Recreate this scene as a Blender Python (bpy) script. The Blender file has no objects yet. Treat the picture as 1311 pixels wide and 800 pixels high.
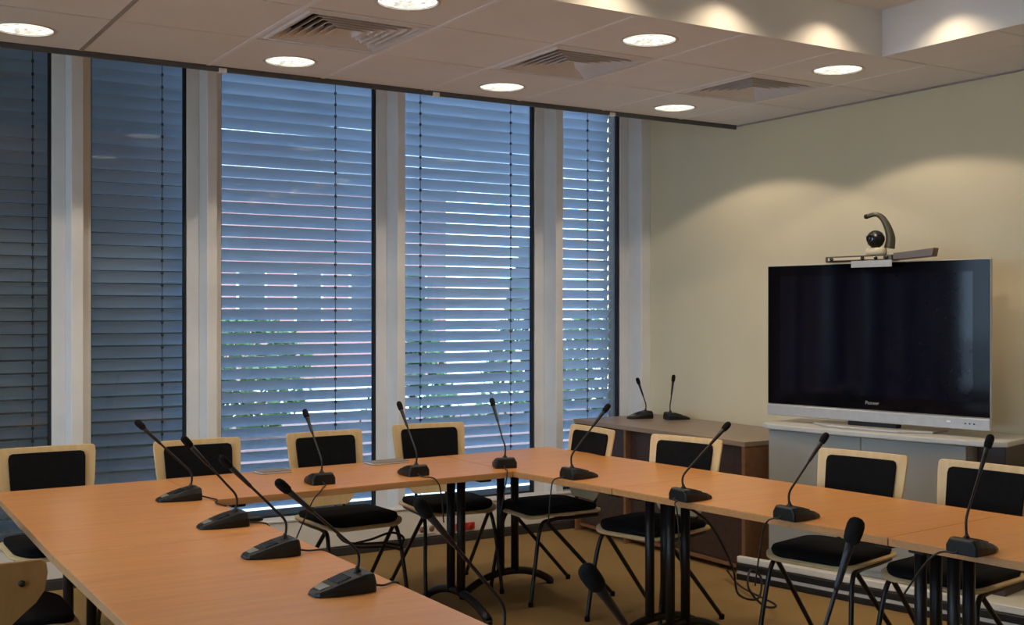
import bpy, bmesh, math, random
from mathutils import Vector, Matrix
random.seed(7)
C = bpy.context.scene.collection
SC = bpy.context.scene
PI = math.pi
R = math.radians

# ------------------------------------------------------------------ camera, sky, exposure
cam_d = bpy.data.cameras.new('camera')
cam_d.sensor_width = 36.0
cam_d.lens = 40.6
cam_d.clip_end = 300
cam = bpy.data.objects.new('camera', cam_d)
cam.location = (0, 0, 1.47)
cam.rotation_euler = (R(90), 0, R(-31.82))
C.objects.link(cam)
SC.camera = cam

wd = bpy.data.worlds.new('daylight')
SC.world = wd
wd.use_nodes = True
bg = wd.node_tree.nodes['Background']
bg.inputs['Color'].default_value = (0.54, 0.74, 1.0, 1)
bg.inputs['Strength'].default_value = 5.3

SC.view_settings.view_transform = 'Standard'
SC.view_settings.look = 'None'
SC.view_settings.gamma = 1.0
SC.view_settings.exposure = 0.56
SC.view_settings.use_curve_mapping = False

DOWNLIGHT_W = 11.2
COFFER_W = 6.5
LAMP_COL = (1.0, 0.87, 0.71)

# ------------------------------------------------------------------ materials
def new_mat(name):
    m = bpy.data.materials.new(name)
    m.use_nodes = True
    nt = m.node_tree
    return m, nt, nt.nodes['Principled BSDF']

def N(nt, typ, **kw):
    n = nt.nodes.new(typ)
    for k, v in kw.items():
        if k in n.inputs: n.inputs[k].default_value = v
        else: setattr(n, k, v)
    return n

def plain(name, col, rough=0.5, metal=0.0, spec=0.5, vary=0.06, scale=30.0, bump=0.0, bscale=200.0):
    m, nt, b = new_mat(name)
    tc = N(nt, 'ShaderNodeTexCoord')
    nz = N(nt, 'ShaderNodeTexNoise', Scale=scale, Detail=4.0)
    nt.links.new(tc.outputs['Object'], nz.inputs['Vector'])
    rp = N(nt, 'ShaderNodeValToRGB')
    c = Vector(col)
    rp.color_ramp.elements[0].position = 0.3
    rp.color_ramp.elements[1].position = 0.7
    rp.color_ramp.elements[0].color = (*(c * (1 - vary)), 1)
    rp.color_ramp.elements[1].color = (*[min(1, v) for v in c * (1 + vary)], 1)
    nt.links.new(nz.outputs['Fac'], rp.inputs['Fac'])
    nt.links.new(rp.outputs['Color'], b.inputs['Base Color'])
    b.inputs['Roughness'].default_value = rough
    b.inputs['Metallic'].default_value = metal
    b.inputs['Specular IOR Level'].default_value = spec
    if bump > 0:
        n2 = N(nt, 'ShaderNodeTexNoise', Scale=bscale, Detail=3.0)
        nt.links.new(tc.outputs['Object'], n2.inputs['Vector'])
        bp = N(nt, 'ShaderNodeBump', Strength=bump, Distance=0.004)
        nt.links.new(n2.outputs['Fac'], bp.inputs['Height'])
        nt.links.new(bp.outputs['Normal'], b.inputs['Normal'])
    return m

def wood(name, c1, c2, stretch=(3.0, 40.0, 40.0), rough=0.38, spec=0.45):
    m, nt, b = new_mat(name)
    tc = N(nt, 'ShaderNodeTexCoord')
    mp = N(nt, 'ShaderNodeMapping')
    mp.inputs['Scale'].default_value = stretch
    nt.links.new(tc.outputs['Object'], mp.inputs['Vector'])
    nz = N(nt, 'ShaderNodeTexNoise', Scale=1.0, Detail=6.0, Roughness=0.6, Distortion=0.4)
    nt.links.new(mp.outputs['Vector'], nz.inputs['Vector'])
    rp = N(nt, 'ShaderNodeValToRGB')
    rp.color_ramp.elements[0].position = 0.3
    rp.color_ramp.elements[1].position = 0.72
    rp.color_ramp.elements[0].color = (*c1, 1)
    rp.color_ramp.elements[1].color = (*c2, 1)
    nt.links.new(nz.outputs['Fac'], rp.inputs['Fac'])
    nt.links.new(rp.outputs['Color'], b.inputs['Base Color'])
    b.inputs['Roughness'].default_value = rough
    b.inputs['Specular IOR Level'].default_value = spec
    return m

def glow(name, col, strength, facet=0.0):
    m, nt, b = new_mat(name)
    b.inputs['Base Color'].default_value = (0.8, 0.8, 0.78, 1)
    b.inputs['Emission Color'].default_value = (*col, 1)
    b.inputs['Emission Strength'].default_value = strength
    if facet:
        tc = N(nt, 'ShaderNodeTexCoord')
        vo = N(nt, 'ShaderNodeTexVoronoi', Scale=facet)
        nt.links.new(tc.outputs['Object'], vo.inputs['Vector'])
        mr = N(nt, 'ShaderNodeMapRange')
        mr.inputs['From Min'].default_value = 0.0
        mr.inputs['From Max'].default_value = 0.9
        mr.inputs['To Min'].default_value = strength * 0.30
        mr.inputs['To Max'].default_value = strength * 1.7
        nt.links.new(vo.outputs['Color'], mr.inputs['Value'])
        nt.links.new(mr.outputs['Result'], b.inputs['Emission Strength'])
    return m

def pane_mat(name):
    m = bpy.data.materials.new(name)
    m.use_nodes = True
    nt = m.node_tree
    nt.nodes.clear()
    out = N(nt, 'ShaderNodeOutputMaterial')
    mix = N(nt, 'ShaderNodeMixShader')
    fr = N(nt, 'ShaderNodeFresnel', IOR=1.5)
    tr = N(nt, 'ShaderNodeBsdfTransparent')
    tr.inputs['Color'].default_value = (0.95, 0.975, 0.97, 1)
    gl = N(nt, 'ShaderNodeBsdfGlossy', Roughness=0.01)
    nt.links.new(fr.outputs[0], mix.inputs[0])
    nt.links.new(tr.outputs[0], mix.inputs[1])
    nt.links.new(gl.outputs[0], mix.inputs[2])
    nt.links.new(mix.outputs[0], out.inputs[0])
    return m

def carpet_mat():
    m, nt, b = new_mat('carpet')
    tc = N(nt, 'ShaderNodeTexCoord')
    n1 = N(nt, 'ShaderNodeTexNoise', Scale=2.2, Detail=5.0)
    n2 = N(nt, 'ShaderNodeTexNoise', Scale=260.0, Detail=2.0)
    nt.links.new(tc.outputs['Object'], n1.inputs['Vector'])
    nt.links.new(tc.outputs['Object'], n2.inputs['Vector'])
    rp = N(nt, 'ShaderNodeValToRGB')
    rp.color_ramp.elements[0].color = (0.30, 0.185, 0.070, 1)
    rp.color_ramp.elements[1].color = (0.40, 0.255, 0.105, 1)
    rp.color_ramp.elements[0].position = 0.35
    rp.color_ramp.elements[1].position = 0.7
    mx = N(nt, 'ShaderNodeMath', operation='ADD')
    m2 = N(nt, 'ShaderNodeMath', operation='MULTIPLY')
    m2.inputs[1].default_value = 0.5
    nt.links.new(n1.outputs['Fac'], m2.inputs[0])
    m3 = N(nt, 'ShaderNodeMath', operation='MULTIPLY')
    m3.inputs[1].default_value = 0.5
    nt.links.new(n2.outputs['Fac'], m3.inputs[0])
    nt.links.new(m2.outputs[0], mx.inputs[0]); nt.links.new(m3.outputs[0], mx.inputs[1])
    nt.links.new(mx.outputs[0], rp.inputs['Fac'])
    nt.links.new(rp.outputs['Color'], b.inputs['Base Color'])
    b.inputs['Roughness'].default_value = 0.95
    b.inputs['Specular IOR Level'].default_value = 0.1
    bp = N(nt, 'ShaderNodeBump', Strength=0.4, Distance=0.004)
    nt.links.new(n2.outputs['Fac'], bp.inputs['Height'])
    nt.links.new(bp.outputs['Normal'], b.inputs['Normal'])
    return m

M = {}
M['wall'] = plain('cream_wall_paint', (0.74, 0.625, 0.415), 0.85, vary=0.02, scale=3, bump=0.08, bscale=300, spec=0.2)
M['tile'] = plain('ceiling_tile_mineral', (0.83, 0.82, 0.82), 0.9, vary=0.025, scale=4, bump=0.15, bscale=400, spec=0.15)
M['coffer'] = plain('coffer_paint', (0.82, 0.79, 0.75), 0.9, vary=0.02, scale=3, spec=0.15)
M['tbar'] = plain('grid_bar_paint', (0.88, 0.88, 0.90), 0.6, vary=0.03)
M['angle'] = plain('grey_wall_angle', (0.36, 0.33, 0.31), 0.7)
M['folder'] = plain('grey_folder_card', (0.22, 0.20, 0.18), 0.7)
M['edge'] = plain('dark_edge_metal', (0.10, 0.10, 0.10), 0.6, vary=0.1)
M['white'] = plain('white_window_paint', (0.82, 0.80, 0.77), 0.45, vary=0.03, scale=8)
M['plinth'] = plain('off_white_plinth', (0.80, 0.76, 0.67), 0.5, vary=0.03, scale=8)
M['skirt'] = plain('dark_skirting', (0.035, 0.03, 0.027), 0.6, vary=0.1)
M['gasket'] = plain('black_gasket', (0.012, 0.013, 0.018), 0.6)
M['slat'] = plain('grey_blue_slat_lacquer', (0.46, 0.54, 0.65), 0.5, vary=0.03, scale=5)
M['cord'] = plain('dark_cord', (0.05, 0.055, 0.065), 0.8)
M['glass'] = pane_mat('window_glass')
M['carpet'] = carpet_mat()
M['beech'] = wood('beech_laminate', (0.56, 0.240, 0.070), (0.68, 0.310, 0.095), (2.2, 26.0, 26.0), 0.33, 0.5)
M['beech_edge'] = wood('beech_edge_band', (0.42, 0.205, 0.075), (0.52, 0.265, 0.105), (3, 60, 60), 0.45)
M['ply'] = wood('birch_plywood', (0.64, 0.43, 0.20), (0.74, 0.53, 0.27), (30.0, 30.0, 3.0), 0.42)
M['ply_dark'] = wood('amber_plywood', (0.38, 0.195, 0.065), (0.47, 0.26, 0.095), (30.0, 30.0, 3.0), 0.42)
M['walnut'] = wood('brown_sideboard_veneer', (0.20, 0.095, 0.045), (0.28, 0.135, 0.062), (26.0, 3.0, 26.0), 0.4)
M['walnut_top'] = wood('greyed_sideboard_top', (0.28, 0.20, 0.14), (0.36, 0.26, 0.19), (26.0, 3.0, 26.0), 0.35)
M['walnut_dark'] = wood('dark_sideboard_door', (0.045, 0.026, 0.020), (0.07, 0.040, 0.030), (3, 26.0, 26.0), 0.4)
M['pad'] = plain('black_upholstery', (0.006, 0.006, 0.0065), 0.9, spec=0.15, bump=0.2, bscale=500, vary=0.2)
M['tube'] = plain('black_tube_steel', (0.010, 0.009, 0.009), 0.4, spec=0.4)
M['mic'] = plain('charcoal_mic_plastic', (0.010, 0.010, 0.010), 0.42, spec=0.32, vary=0.1)
M['mic_panel'] = plain('grey_mic_panel', (0.20, 0.19, 0.17), 0.45)
M['neck'] = plain('black_gooseneck', (0.010, 0.010, 0.011), 0.45, spec=0.4)
M['foam'] = plain('black_foam', (0.012, 0.011, 0.011), 0.95, spec=0.1, bump=0.6, bscale=700)
M['cable'] = plain('dark_cable', (0.014, 0.012, 0.010), 0.55)
M['silver'] = plain('silver_plastic', (0.46, 0.45, 0.44), 0.38, metal=0.2)
M['gloss'] = plain('gloss_black_bezel', (0.003, 0.003, 0.005), 0.08, spec=0.14)
M['screen'] = plain('plasma_screen_glass', (0.004, 0.004, 0.010), 0.06, spec=0.22)
M['cab'] = plain('grey_cabinet_lacquer', (0.36, 0.36, 0.33), 0.5, vary=0.03, scale=6)
M['cab_top'] = plain('pale_cabinet_top', (0.55, 0.53, 0.48), 0.45, vary=0.03)
M['bronze'] = plain('bronze_camera_shell', (0.10, 0.085, 0.055), 0.35, metal=0.5)
M['lens'] = plain('camera_lens_glass', (0.006, 0.006, 0.008), 0.08, spec=0.7)
M['beige'] = plain('beige_plastic', (0.62, 0.53, 0.38), 0.45)
M['wing'] = plain('brown_bar_end', (0.14, 0.10, 0.075), 0.4)
M['chrome'] = plain('lamp_rim_paint', (0.62, 0.58, 0.54), 0.4)
M['lamp'] = glow('lit_lamp_lens', (1.0, 0.95, 0.80), 0.72, 55.0)
M['spotlens'] = glow('lit_spot_lens', (1.0, 0.90, 0.70), 3.0)
M['vent'] = plain('vent_paint', (0.74, 0.71, 0.70), 0.5, vary=0.03)
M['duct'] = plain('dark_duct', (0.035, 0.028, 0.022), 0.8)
M['red'] = plain('red_plastic', (0.45, 0.03, 0.02), 0.4)
M['label'] = plain('logo_grey', (0.42, 0.42, 0.42), 0.5)
M['pink'] = plain('pink_render', (0.38, 0.19, 0.165), 0.9, vary=0.08, scale=2)
M['pave'] = plain('pink_paving', (0.17, 0.09, 0.083), 0.9, vary=0.15, scale=3)
M['concrete'] = plain('pale_concrete', (0.55, 0.55, 0.54), 0.9, vary=0.1, scale=2)
M['dark_render'] = plain('olive_render', (0.05, 0.045, 0.03), 0.9, vary=0.15, scale=1.2)
M['leaf'] = plain('leaf_green', (0.055, 0.13, 0.035), 0.6, vary=0.4, scale=6)
M['bark'] = plain('bark', (0.09, 0.06, 0.04), 0.9)
M['roof'] = plain('grey_roof', (0.3, 0.28, 0.28), 0.8)

# ------------------------------------------------------------------ mesh helper
class MB:
    def __init__(self): self.v = []; self.f = []; self.smooth = set()
    def add(self, vs, fs, smooth=False):
        o = len(self.v)
        self.v += [tuple(p) for p in vs]
        for f in fs:
            if smooth: self.smooth.add(len(self.f))
            self.f.append([i + o for i in f])
        return self
    def box(self, x0, x1, y0, y1, z0, z1, mat=None):
        vs = [Vector(p) for p in ((x0,y0,z0),(x1,y0,z0),(x1,y1,z0),(x0,y1,z0),(x0,y0,z1),(x1,y0,z1),(x1,y1,z1),(x0,y1,z1))]
        if mat: vs = [mat @ p for p in vs]
        return self.add(vs, [(0,3,2,1),(4,5,6,7),(0,1,5,4),(1,2,6,5),(2,3,7,6),(3,0,4,7)])
    def prism(self, pts, z0, z1, mat=None):
        n = len(pts)
        vs = [Vector((p[0], p[1], z0)) for p in pts] + [Vector((p[0], p[1], z1)) for p in pts]
        if mat: vs = [mat @ p for p in vs]
        fs = [tuple(range(n - 1, -1, -1)), tuple(range(n, 2 * n))]
        fs += [(i, (i + 1) % n, n + (i + 1) % n, n + i) for i in range(n)]
        return self.add(vs, fs)
    def loft(self, secs, smooth=False, caps=True):
        n = len(secs[0]); vs = [p for s in secs for p in s]; fs = []
        for k in range(len(secs) - 1):
            for i in range(n):
                j = (i + 1) % n
                fs.append((k*n+i, k*n+j, (k+1)*n+j, (k+1)*n+i))
        o = len(self.v)
        self.add(vs, fs, smooth)
        if caps:
            m = len(secs) - 1
            self.f.append([o + i for i in range(n - 1, -1, -1)])
            self.f.append([o + m*n + i for i in range(n)])
        return self
    def tube(self, pts, r, seg=8, smooth=True):
        pts = [Vector(p) for p in pts]
        n = len(pts)
        rs = r if isinstance(r, (list, tuple)) else [r] * n
        tans = []
        for i in range(n):
            a = pts[max(0, i - 1)]; b = pts[min(n - 1, i + 1)]
            tans.append((b - a).normalized())
        up = Vector((0, 0, 1)) if abs(tans[0].z) < 0.9 else Vector((1, 0, 0))
        u = tans[0].cross(up).normalized()
        secs = []
        for i in range(n):
            t = tans[i]
            u = (u - t * u.dot(t)).normalized()
            w = t.cross(u)
            secs.append([pts[i] + (u * math.cos(2*PI*k/seg) + w * math.sin(2*PI*k/seg)) * rs[i] for k in range(seg)])
        return self.loft(secs, smooth)
    def lathe(self, prof, seg=20, mat=None, smooth=True):
        secs = []
        for r, z in prof:
            s = [Vector((r*math.cos(2*PI*k/seg), r*math.sin(2*PI*k/seg), z)) for k in range(seg)]
            if mat: s = [mat @ p for p in s]
            secs.append(s)
        closed = abs(prof[0][0]-prof[-1][0]) < 1e-6 and abs(prof[0][1]-prof[-1][1]) < 1e-6
        return self.loft(secs, smooth, not closed)
    def build(self, name, mat, parent=None, bevel=0.0, bseg=1):
        me = bpy.data.meshes.new(name)
        bm = bmesh.new()
        vs = [bm.verts.new(p) for p in self.v]
        for i, f in enumerate(self.f):
            try:
                fc = bm.faces.new([vs[k] for k in f])
                fc.smooth = i in self.smooth
            except ValueError:
                pass
        bmesh.ops.recalc_face_normals(bm, faces=bm.faces)
        if bevel > 0:
            es = [e for e in bm.edges if len(e.link_faces) == 2 and e.calc_face_angle(0) > R(35)]
            bmesh.ops.bevel(bm, geom=es, offset=bevel, segments=bseg, affect='EDGES', profile=0.5, clamp_overlap=True)
        bm.to_mesh(me); bm.free()
        me.materials.append(mat)
        return link(name, me, parent)

def link(name, me, parent=None):
    o = bpy.data.objects.new(name, me)
    C.objects.link(o)
    if parent: o.parent = parent
    return o

def tag(o, label=None, cat=None, group=None, kind=None):
    if label: o['label'] = label
    if cat: o['category'] = cat
    if group: o['group'] = group
    if kind: o['kind'] = kind
    return o

def empty(name, loc=(0, 0, 0), rz=0.0, label=None, cat=None, group=None, kind=None):
    o = bpy.data.objects.new(name, None)
    o.empty_display_size = 0.1
    C.objects.link(o)
    o.location = loc; o.rotation_euler = (0, 0, rz)
    return tag(o, label, cat, group, kind)

def copy_tree(o, parent=None):
    c = o.copy(); C.objects.link(c)
    if parent: c.parent = parent
    for ch in list(o.children): copy_tree(ch, c)
    return c

def bez(p, n=12):
    """smooth path through the points (Catmull-Rom)"""
    p = [Vector(q) for q in p]
    out = []
    for i in range(len(p) - 1):
        a = p[max(0, i-1)]; b = p[i]; c = p[i+1]; d = p[min(len(p)-1, i+2)]
        for k in range(n):
            t = k / n
            out.append(0.5*((2*b)+(c-a)*t+(2*a-5*b+4*c-d)*t*t+(3*b-a-3*c+d)*t*t*t))
    out.append(p[-1])
    return out

def rrect(w, h, r, n=5):
    pts = []
    for cx, cy, a0 in ((w/2-r, h/2-r, 0), (-w/2+r, h/2-r, 90), (-w/2+r, -h/2+r, 180), (w/2-r, -h/2+r, 270)):
        for k in range(n + 1):
            a = R(a0 + 90*k/n)
            pts.append((cx + r*math.cos(a), cy + r*math.sin(a)))
    return pts

# ------------------------------------------------------------------ room shell
XW, YW, ZC, ZT = 5.2, 6.5, 2.68, 2.90      # right wall, window front line, tile plane, coffer soffit
XL, YB = -4.4, -2.6
YE = 5.6                                   # free edge of the suspended ceiling

f = MB().box(XL, XW, YB, 6.75, -0.06, 0.0).build('floor', M['carpet']); tag(f, kind='structure')
w = MB().box(XW, XW+0.15, YB, 6.9, 0, 3.2).build('wall_right', M['wall']); tag(w, kind='structure')
w = MB().box(XL-0.15, XL, YB, 6.9, 0, 0.45).build('wall_left', M['wall']); tag(w, kind='structure')
MB().box(XL-0.15, XL, YB, 6.9, 2.62, 3.2).build('lintel', M['wall'], w)
left_open = [(-2.3 + 1.75*k, -2.3 + 1.75*k + 1.6) for k in range(5)]
py = YB
for y0, y1 in left_open + [(6.9, 7.0)]:
    MB().box(XL-0.15, XL, py, y0, 0.45, 2.62).build('pier', M['wall'], w); py = y1
for k, (y0, y1) in enumerate(left_open):
    wn = empty('window_%d' % (9+k), (0, 0, 0), kind='structure')
    fr = MB()
    for ya, yb in ((y0, y0+0.06), (y1-0.06, y1)): fr.box(XL-0.12, XL-0.05, ya, yb, 0.451, 2.619)
    for za, zb in ((0.451, 0.51), (2.56, 2.619)): fr.box(XL-0.12, XL-0.05, y0+0.06, y1-0.06, za, zb)
    fr.build('frame', M['white'], wn, 0.003)
    MB().box(XL-0.09, XL-0.082, y0+0.06, y1-0.06, 0.51, 2.56).build('pane', M['glass'], wn)
w = MB().box(XL, XW, YB-0.15, YB, 0, 3.2).build('wall_front', M['wall']); tag(w, kind='structure')
# window wall: solid pier left of the glazing, lintel above, mullions
wb = MB().box(XL, -4.24, 6.5, 6.8, 0, 3.2).build('wall_back', M['wall']); tag(wb, kind='structure')
MB().box(-4.24, XW, 6.58, 6.9, 2.98, 3.2).build('lintel', M['white'], wb)
MB().box(-4.24, XW, 6.53, 6.9, 0.0, 0.19).build('parapet', M['plinth'], wb)
sl = MB().box(-4.24, XW, 6.47, 6.545, 0.236, 0.252).build('sill_board', M['white'], wb, 0.004)

MB().box(5.145, 5.35, 6.78, 6.93, -0.1, 3.2).build('outer_jamb', M['skirt'], wb)
mull = [(0.06, 0.12), (1.256, 1.318), (1.992, 2.051), (3.193, 3.247), (4.386, 4.444), (5.117, 5.2)]
left_mull = [(-4.24, -4.18), (-3.045, -2.985), (-1.85, -1.79), (-0.655, -0.595)]
for a, b in left_mull + mull:
    MB().box(a, b, 6.5, 6.72, 0.19, 2.98).build('mullion', M['white'], wb, 0.003)

# low plinth with skirting under the windows
tr = MB().box(-4.24, XW-0.001, 6.48, 6.53, 0.055, 0.235).build('trim_1', M['plinth'], None, 0.004); tag(tr, kind='structure')
bb = MB().box(-4.24, XW-0.001, 6.465, 6.53, 0.0, 0.052).build('baseboard_back', M['skirt'], None, 0.003); tag(bb, kind='structure')
bb = MB().box(XW-0.015, XW, YB, 4.6, 0.0, 0.06).build('baseboard_right', M['skirt'], None, 0.003); tag(bb, kind='structure')

# windows: frame sides, gasket, pane
allm = mull + [None] + left_mull + [mull[0]]
wcount = 0
for n in range(len(allm)-1):
    if allm[n] is None or allm[n+1] is None: continue
    a, b = allm[n][1], allm[n+1][0]
    wn = empty('window_%d' % (wcount+1), (0, 0, 0), kind='structure')
    wcount += 1
    fr = MB()
    fr.box(a, a+0.070, 6.65, 6.72, 0.191, 2.979)
    fr.box(b-0.072, b, 6.65, 6.72, 0.191, 2.979)
    fr.box(a+0.070, b-0.072, 6.65, 6.72, 0.191, 0.235)
    fr.box(a+0.070, b-0.072, 6.65, 6.72, 2.92, 2.979)
    fr.build('frame', M['white'], wn, 0.003)
    g = MB()
    g.box(a+0.070, a+0.078, 6.672, 6.70, 0.235, 2.92); g.box(b-0.086, b-0.072, 6.665, 6.70, 0.235, 2.92)
    g.box(a+0.078, b-0.086, 6.672, 6.70, 0.235, 0.243)
    g.build('gasket', M['gasket'], wn)
    MB().box(a+0.078, b-0.086, 6.682, 6.690, 0.243, 2.92).build('pane', M['glass'], wn)

# ------------------------------------------------------------------ exterior venetian blinds
PITCH, SW, TILT = 0.0725, 0.080, R(53.5)
def slat_mesh(width, key, cache={}):
    if key in cache: return cache[key]
    secs = []
    for x in (-width/2, width/2):
        top = []; bot = []
        for k in range(6):
            s = (k/5 - 0.5) * SW
            crown = 0.006 * (1 - (2*k/5 - 1)**2)
            # local slat frame: s runs from the inner (raised) edge to the outer (lowered) edge
            d = Vector((0, math.cos(TILT), -math.sin(TILT))); nrm = Vector((0, math.sin(TILT), math.cos(TILT)))
            p = d*s + nrm*crown
            top.append(Vector((x, p.y, p.z))); q = p - nrm*0.0009
            bot.append(Vector((x, q.y, q.z)))
        secs.append(top + bot[::-1])
    mb = MB().loft(secs)
    o = mb.build('slat', M['slat']); me = o.data
    bpy.data.objects.remove(o)
    cache[key] = me
    return me

blind_txt = ['dark closed grey venetian blind outside the leftmost window',
             'dark grey venetian blind outside the narrow window, second from the left',
             'blue-lit venetian blind outside the wide window behind the third chair back',
             'blue-lit venetian blind with broken white gaps, left of the narrow right window',
             'narrow grey venetian blind with bright edges, beside the cream wall']
YBL = 6.86
cord_x = [(0.34, 1.115), (1.825,), (2.165, 2.915), (3.52, 4.225), (4.88,)]
for n in range(5):
    a, b = mull[n][1] + 0.062, mull[n+1][0] + 0.095
    if n == 0: a = 0.13
    if n == 4: b = 5.098
    W = b - a
    bl = empty('exterior_blind', ((a+b)/2, YBL, 0), 0, blind_txt[n], 'blind', 'venetian blinds outside the windows')
    me = slat_mesh(W, n)
    k = 0
    z = 0.225
    while z < 2.95:
        s = link('slat', me, bl)
        s.location = (random.uniform(-0.002, 0.002), 0, z)
        s.rotation_euler = (R(random.uniform(-1.6, 1.6)), R(random.uniform(-0.10, 0.10)), 0)
        z += PITCH
    cx = [c - (a+b)/2 for c in cord_x[n]]
    for x in cx:
        mb = MB()
        mb.tube([(x, -0.034, 0.20), (x, -0.034, 2.95)], 0.0022, 6)
        mb.build('ladder_cord', M['cord'], bl)
        zz = 0.225; kn = MB()
        while zz < 2.95:
            kn.box(x-0.006, x+0.006, -0.042, -0.030, zz+0.018, zz+0.034); zz += PITCH
        o = kn.build('cord_clips', M['cord'], bl); o['kind'] = 'stuff'
    for s in (-1, 1):
        MB().box(s*W/2-0.008, s*W/2+0.008, 0.03, 0.06, 0.18, 2.96).build('guide_rail', M['silver'], bl)
    MB().box(-W/2, W/2, -0.02, 0.035, 0.168, 0.182).build('bottom_rail', M['slat'], bl, 0.003)
    MB().box(-W/2, W/2, -0.05, 0.06, 2.96, 3.06).build('head_box', M['silver'], bl, 0.004)

# ------------------------------------------------------------------ suspended ceiling
ce = MB().box(XL, XW, YB, YE+0.02, ZT, ZT+0.05).build('ceiling', M['coffer']); tag(ce, kind='structure')
MB().box(XL, XW, YE-0.005, 6.9, 3.2, 3.25).build('upper_slab', M['coffer'], ce)
MB().box(XL, XW, YE, YE+0.02, ZC+0.012, 3.2).build('bulkhead', M['white'], ce)
ST = 0.598
xs = [1.12 + ST*k for k in range(-9, 7)] + [XW]
xs = [x for x in xs if x > XL]
xs = [XL] + xs
ys = [3.72, 4.32, 4.93, YE-0.012]
CX0, CX1, CY0, CY1 = 0.40, 4.37, -0.8, 3.72          # coffer opening
GAP = 0.004
lights_at, vents_at = [], []
def tile(x0, x1, y0, y1, hole=None):
    x0 += GAP; x1 -= GAP; y0 += 0.006; y1 -= 0.006
    mb = MB()
    if hole is None:
        mb.box(x0, x1, y0, y1, ZC, ZC+0.018)
    else:
        cx, cy, r = hole
        n = 32
        def ring(z, rad):
            return [(cx+rad*math.cos(2*PI*k/n), cy+rad*math.sin(2*PI*k/n), z) for k in range(n)]
        def sq(z):
            out = []
            for k in range(n):
                c, s = math.cos(2*PI*k/n), math.sin(2*PI*k/n)
                t = min(((x1-cx)/c if c > 1e-9 else (x0-cx)/c if c < -1e-9 else 9e9), ((y1-cy)/s if s > 1e-9 else (y0-cy)/s if s < -1e-9 else 9e9))
                out.append([cx+c*t, cy+s*t, z])
            # snap the nearest point to each corner
            for X in (x0, x1):
                for Y in (y0, y1):
                    j = min(range(n), key=lambda i: (out[i][0]-X)**2 + (out[i][1]-Y)**2)
                    out[j] = [X, Y, z]
            return out
        mb.loft([sq(ZC), ring(ZC, r), ring(ZC+0.018, r), sq(ZC+0.018), sq(ZC)], caps=False)
    return mb.build('ceiling_tile', M['tile'], ce, 0.0 if hole else 0.0025)

def col_of(x):
    return min(range(len(xs)-1), key=lambda i: abs((xs[i]+xs[i+1])/2 - x))
lightcols = [0.821, 2.017, 3.213, 4.409]
ventcols = [2.017, 3.213, 4.409]
for j in range(3):
    for i in range(len(xs)-1):
        x0, x1, y0, y1 = xs[i], xs[i+1], ys[j], ys[j+1]
        cx, cy = (x0+x1)/2, (y0+y1)/2
        isl = any(abs(cx-l) < 0.05 for l in lightcols) or abs(cx+0.375) < 0.05  # lamps outside the view are unseen extras added for light
        isv = any(abs(cx-l) < 0.05 for l in ventcols) or abs(cx-0.821) < 0.05
        if j == 2 and isl:
            cy = 5.30; tile(x0, x1, y0, y1, (cx+0.012, cy, 0.125)); lights_at.append((cx+0.012, cy))
        elif j == 0 and isl:
            tile(x0, x1, y0, y1, (cx+0.012, cy+0.02, 0.125)); lights_at.append((cx+0.012, cy+0.02))
        elif j == 1 and isv and cx > 1.5:
            vents_at.append((cx, cy, x1-x0, y1-y0))
        else:
            tile(x0, x1, y0, y1)
# strip between coffer and right wall
yy = 3.72
while yy > 0.4:
    for x0, x1 in ((CX1, 4.708), (4.708, XW)):
        tile(x0, x1, yy-0.6, yy)
    yy -= 0.6
# remaining low ceiling areas around the coffer (beyond the view)
MB().box(CX1, XW, YB, yy, ZC, ZC+0.018).build('ceiling_panel', M['tile'], ce)
MB().box(XL, CX0, YB, 3.72, ZC, ZC+0.018).build('ceiling_panel', M['tile'], ce)
MB().box(CX0, CX1, YB, CY0, ZC, ZC+0.018).build('ceiling_panel', M['tile'], ce)
# T bars
for x in xs[1:-1]:
    MB().box(x-0.010, x+0.010, 3.742, YE-0.013, ZC-0.0015, ZC+0.03).build('grid_bar', M['angle'] if abs(x-1.12) < 0.01 else M['tbar'], ce)
for y in ys[1:-1]:
    MB().box(XL, XW, y-0.011, y+0.011, ZC+0.009, ZC+0.028).build('grid_bar', M['angle'], ce)
MB().box(4.697, 4.719, 0.7, 3.70, ZC+0.009, ZC+0.03).build('grid_bar', M['angle'], ce)
yy = 3.12
MB().box(CX1+0.02, XW, 3.709, 3.731, ZC+0.009, ZC+0.028).build('grid_bar', M['angle'], ce)
while yy > 0.7:
    MB().box(CX1+0.02, XW, yy-0.011, yy+0.011, ZC+0.009, ZC+0.028).build('grid_bar', M['angle'], ce); yy -= 0.6
MB().box(XW-0.022, XW-0.0005, 0.4, YE, ZC-0.006, ZC+0.001).build('wall_angle', M['angle'], ce)
# coffer sides
MB().box(CX0-0.02, CX1+0.02, CY1, CY1+0.018, ZC+0.0005, ZT).build('coffer_side', M['coffer'], ce)
MB().box(CX1, CX1+0.018, CY0, CY1, ZC+0.0005, ZT).build('coffer_side', M['coffer'], ce)
MB().box(CX0-0.018, CX0, CY0, CY1, ZC+0.0005, ZT).build('coffer_side', M['coffer'], ce)
MB().box(CX0, CX1, CY0-0.018, CY0, ZC+0.0005, ZT).build('coffer_side', M['coffer'], ce)
# dark free edge with small hanger brackets
ed = MB().box(XL, XW-0.02, YE-0.012, YE+0.004, ZC-0.024, ZC+0.012).build('trim_2', M['edge'], None, 0.002); tag(ed, kind='structure')
for x in (0.55, 1.79, 2.98, 4.18):
    MB().box(x-0.02, x+0.02, YE-0.016, YE+0.012, ZC-0.028, ZC-0.006).build('bracket', M['tbar'], ed, 0.002)

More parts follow.
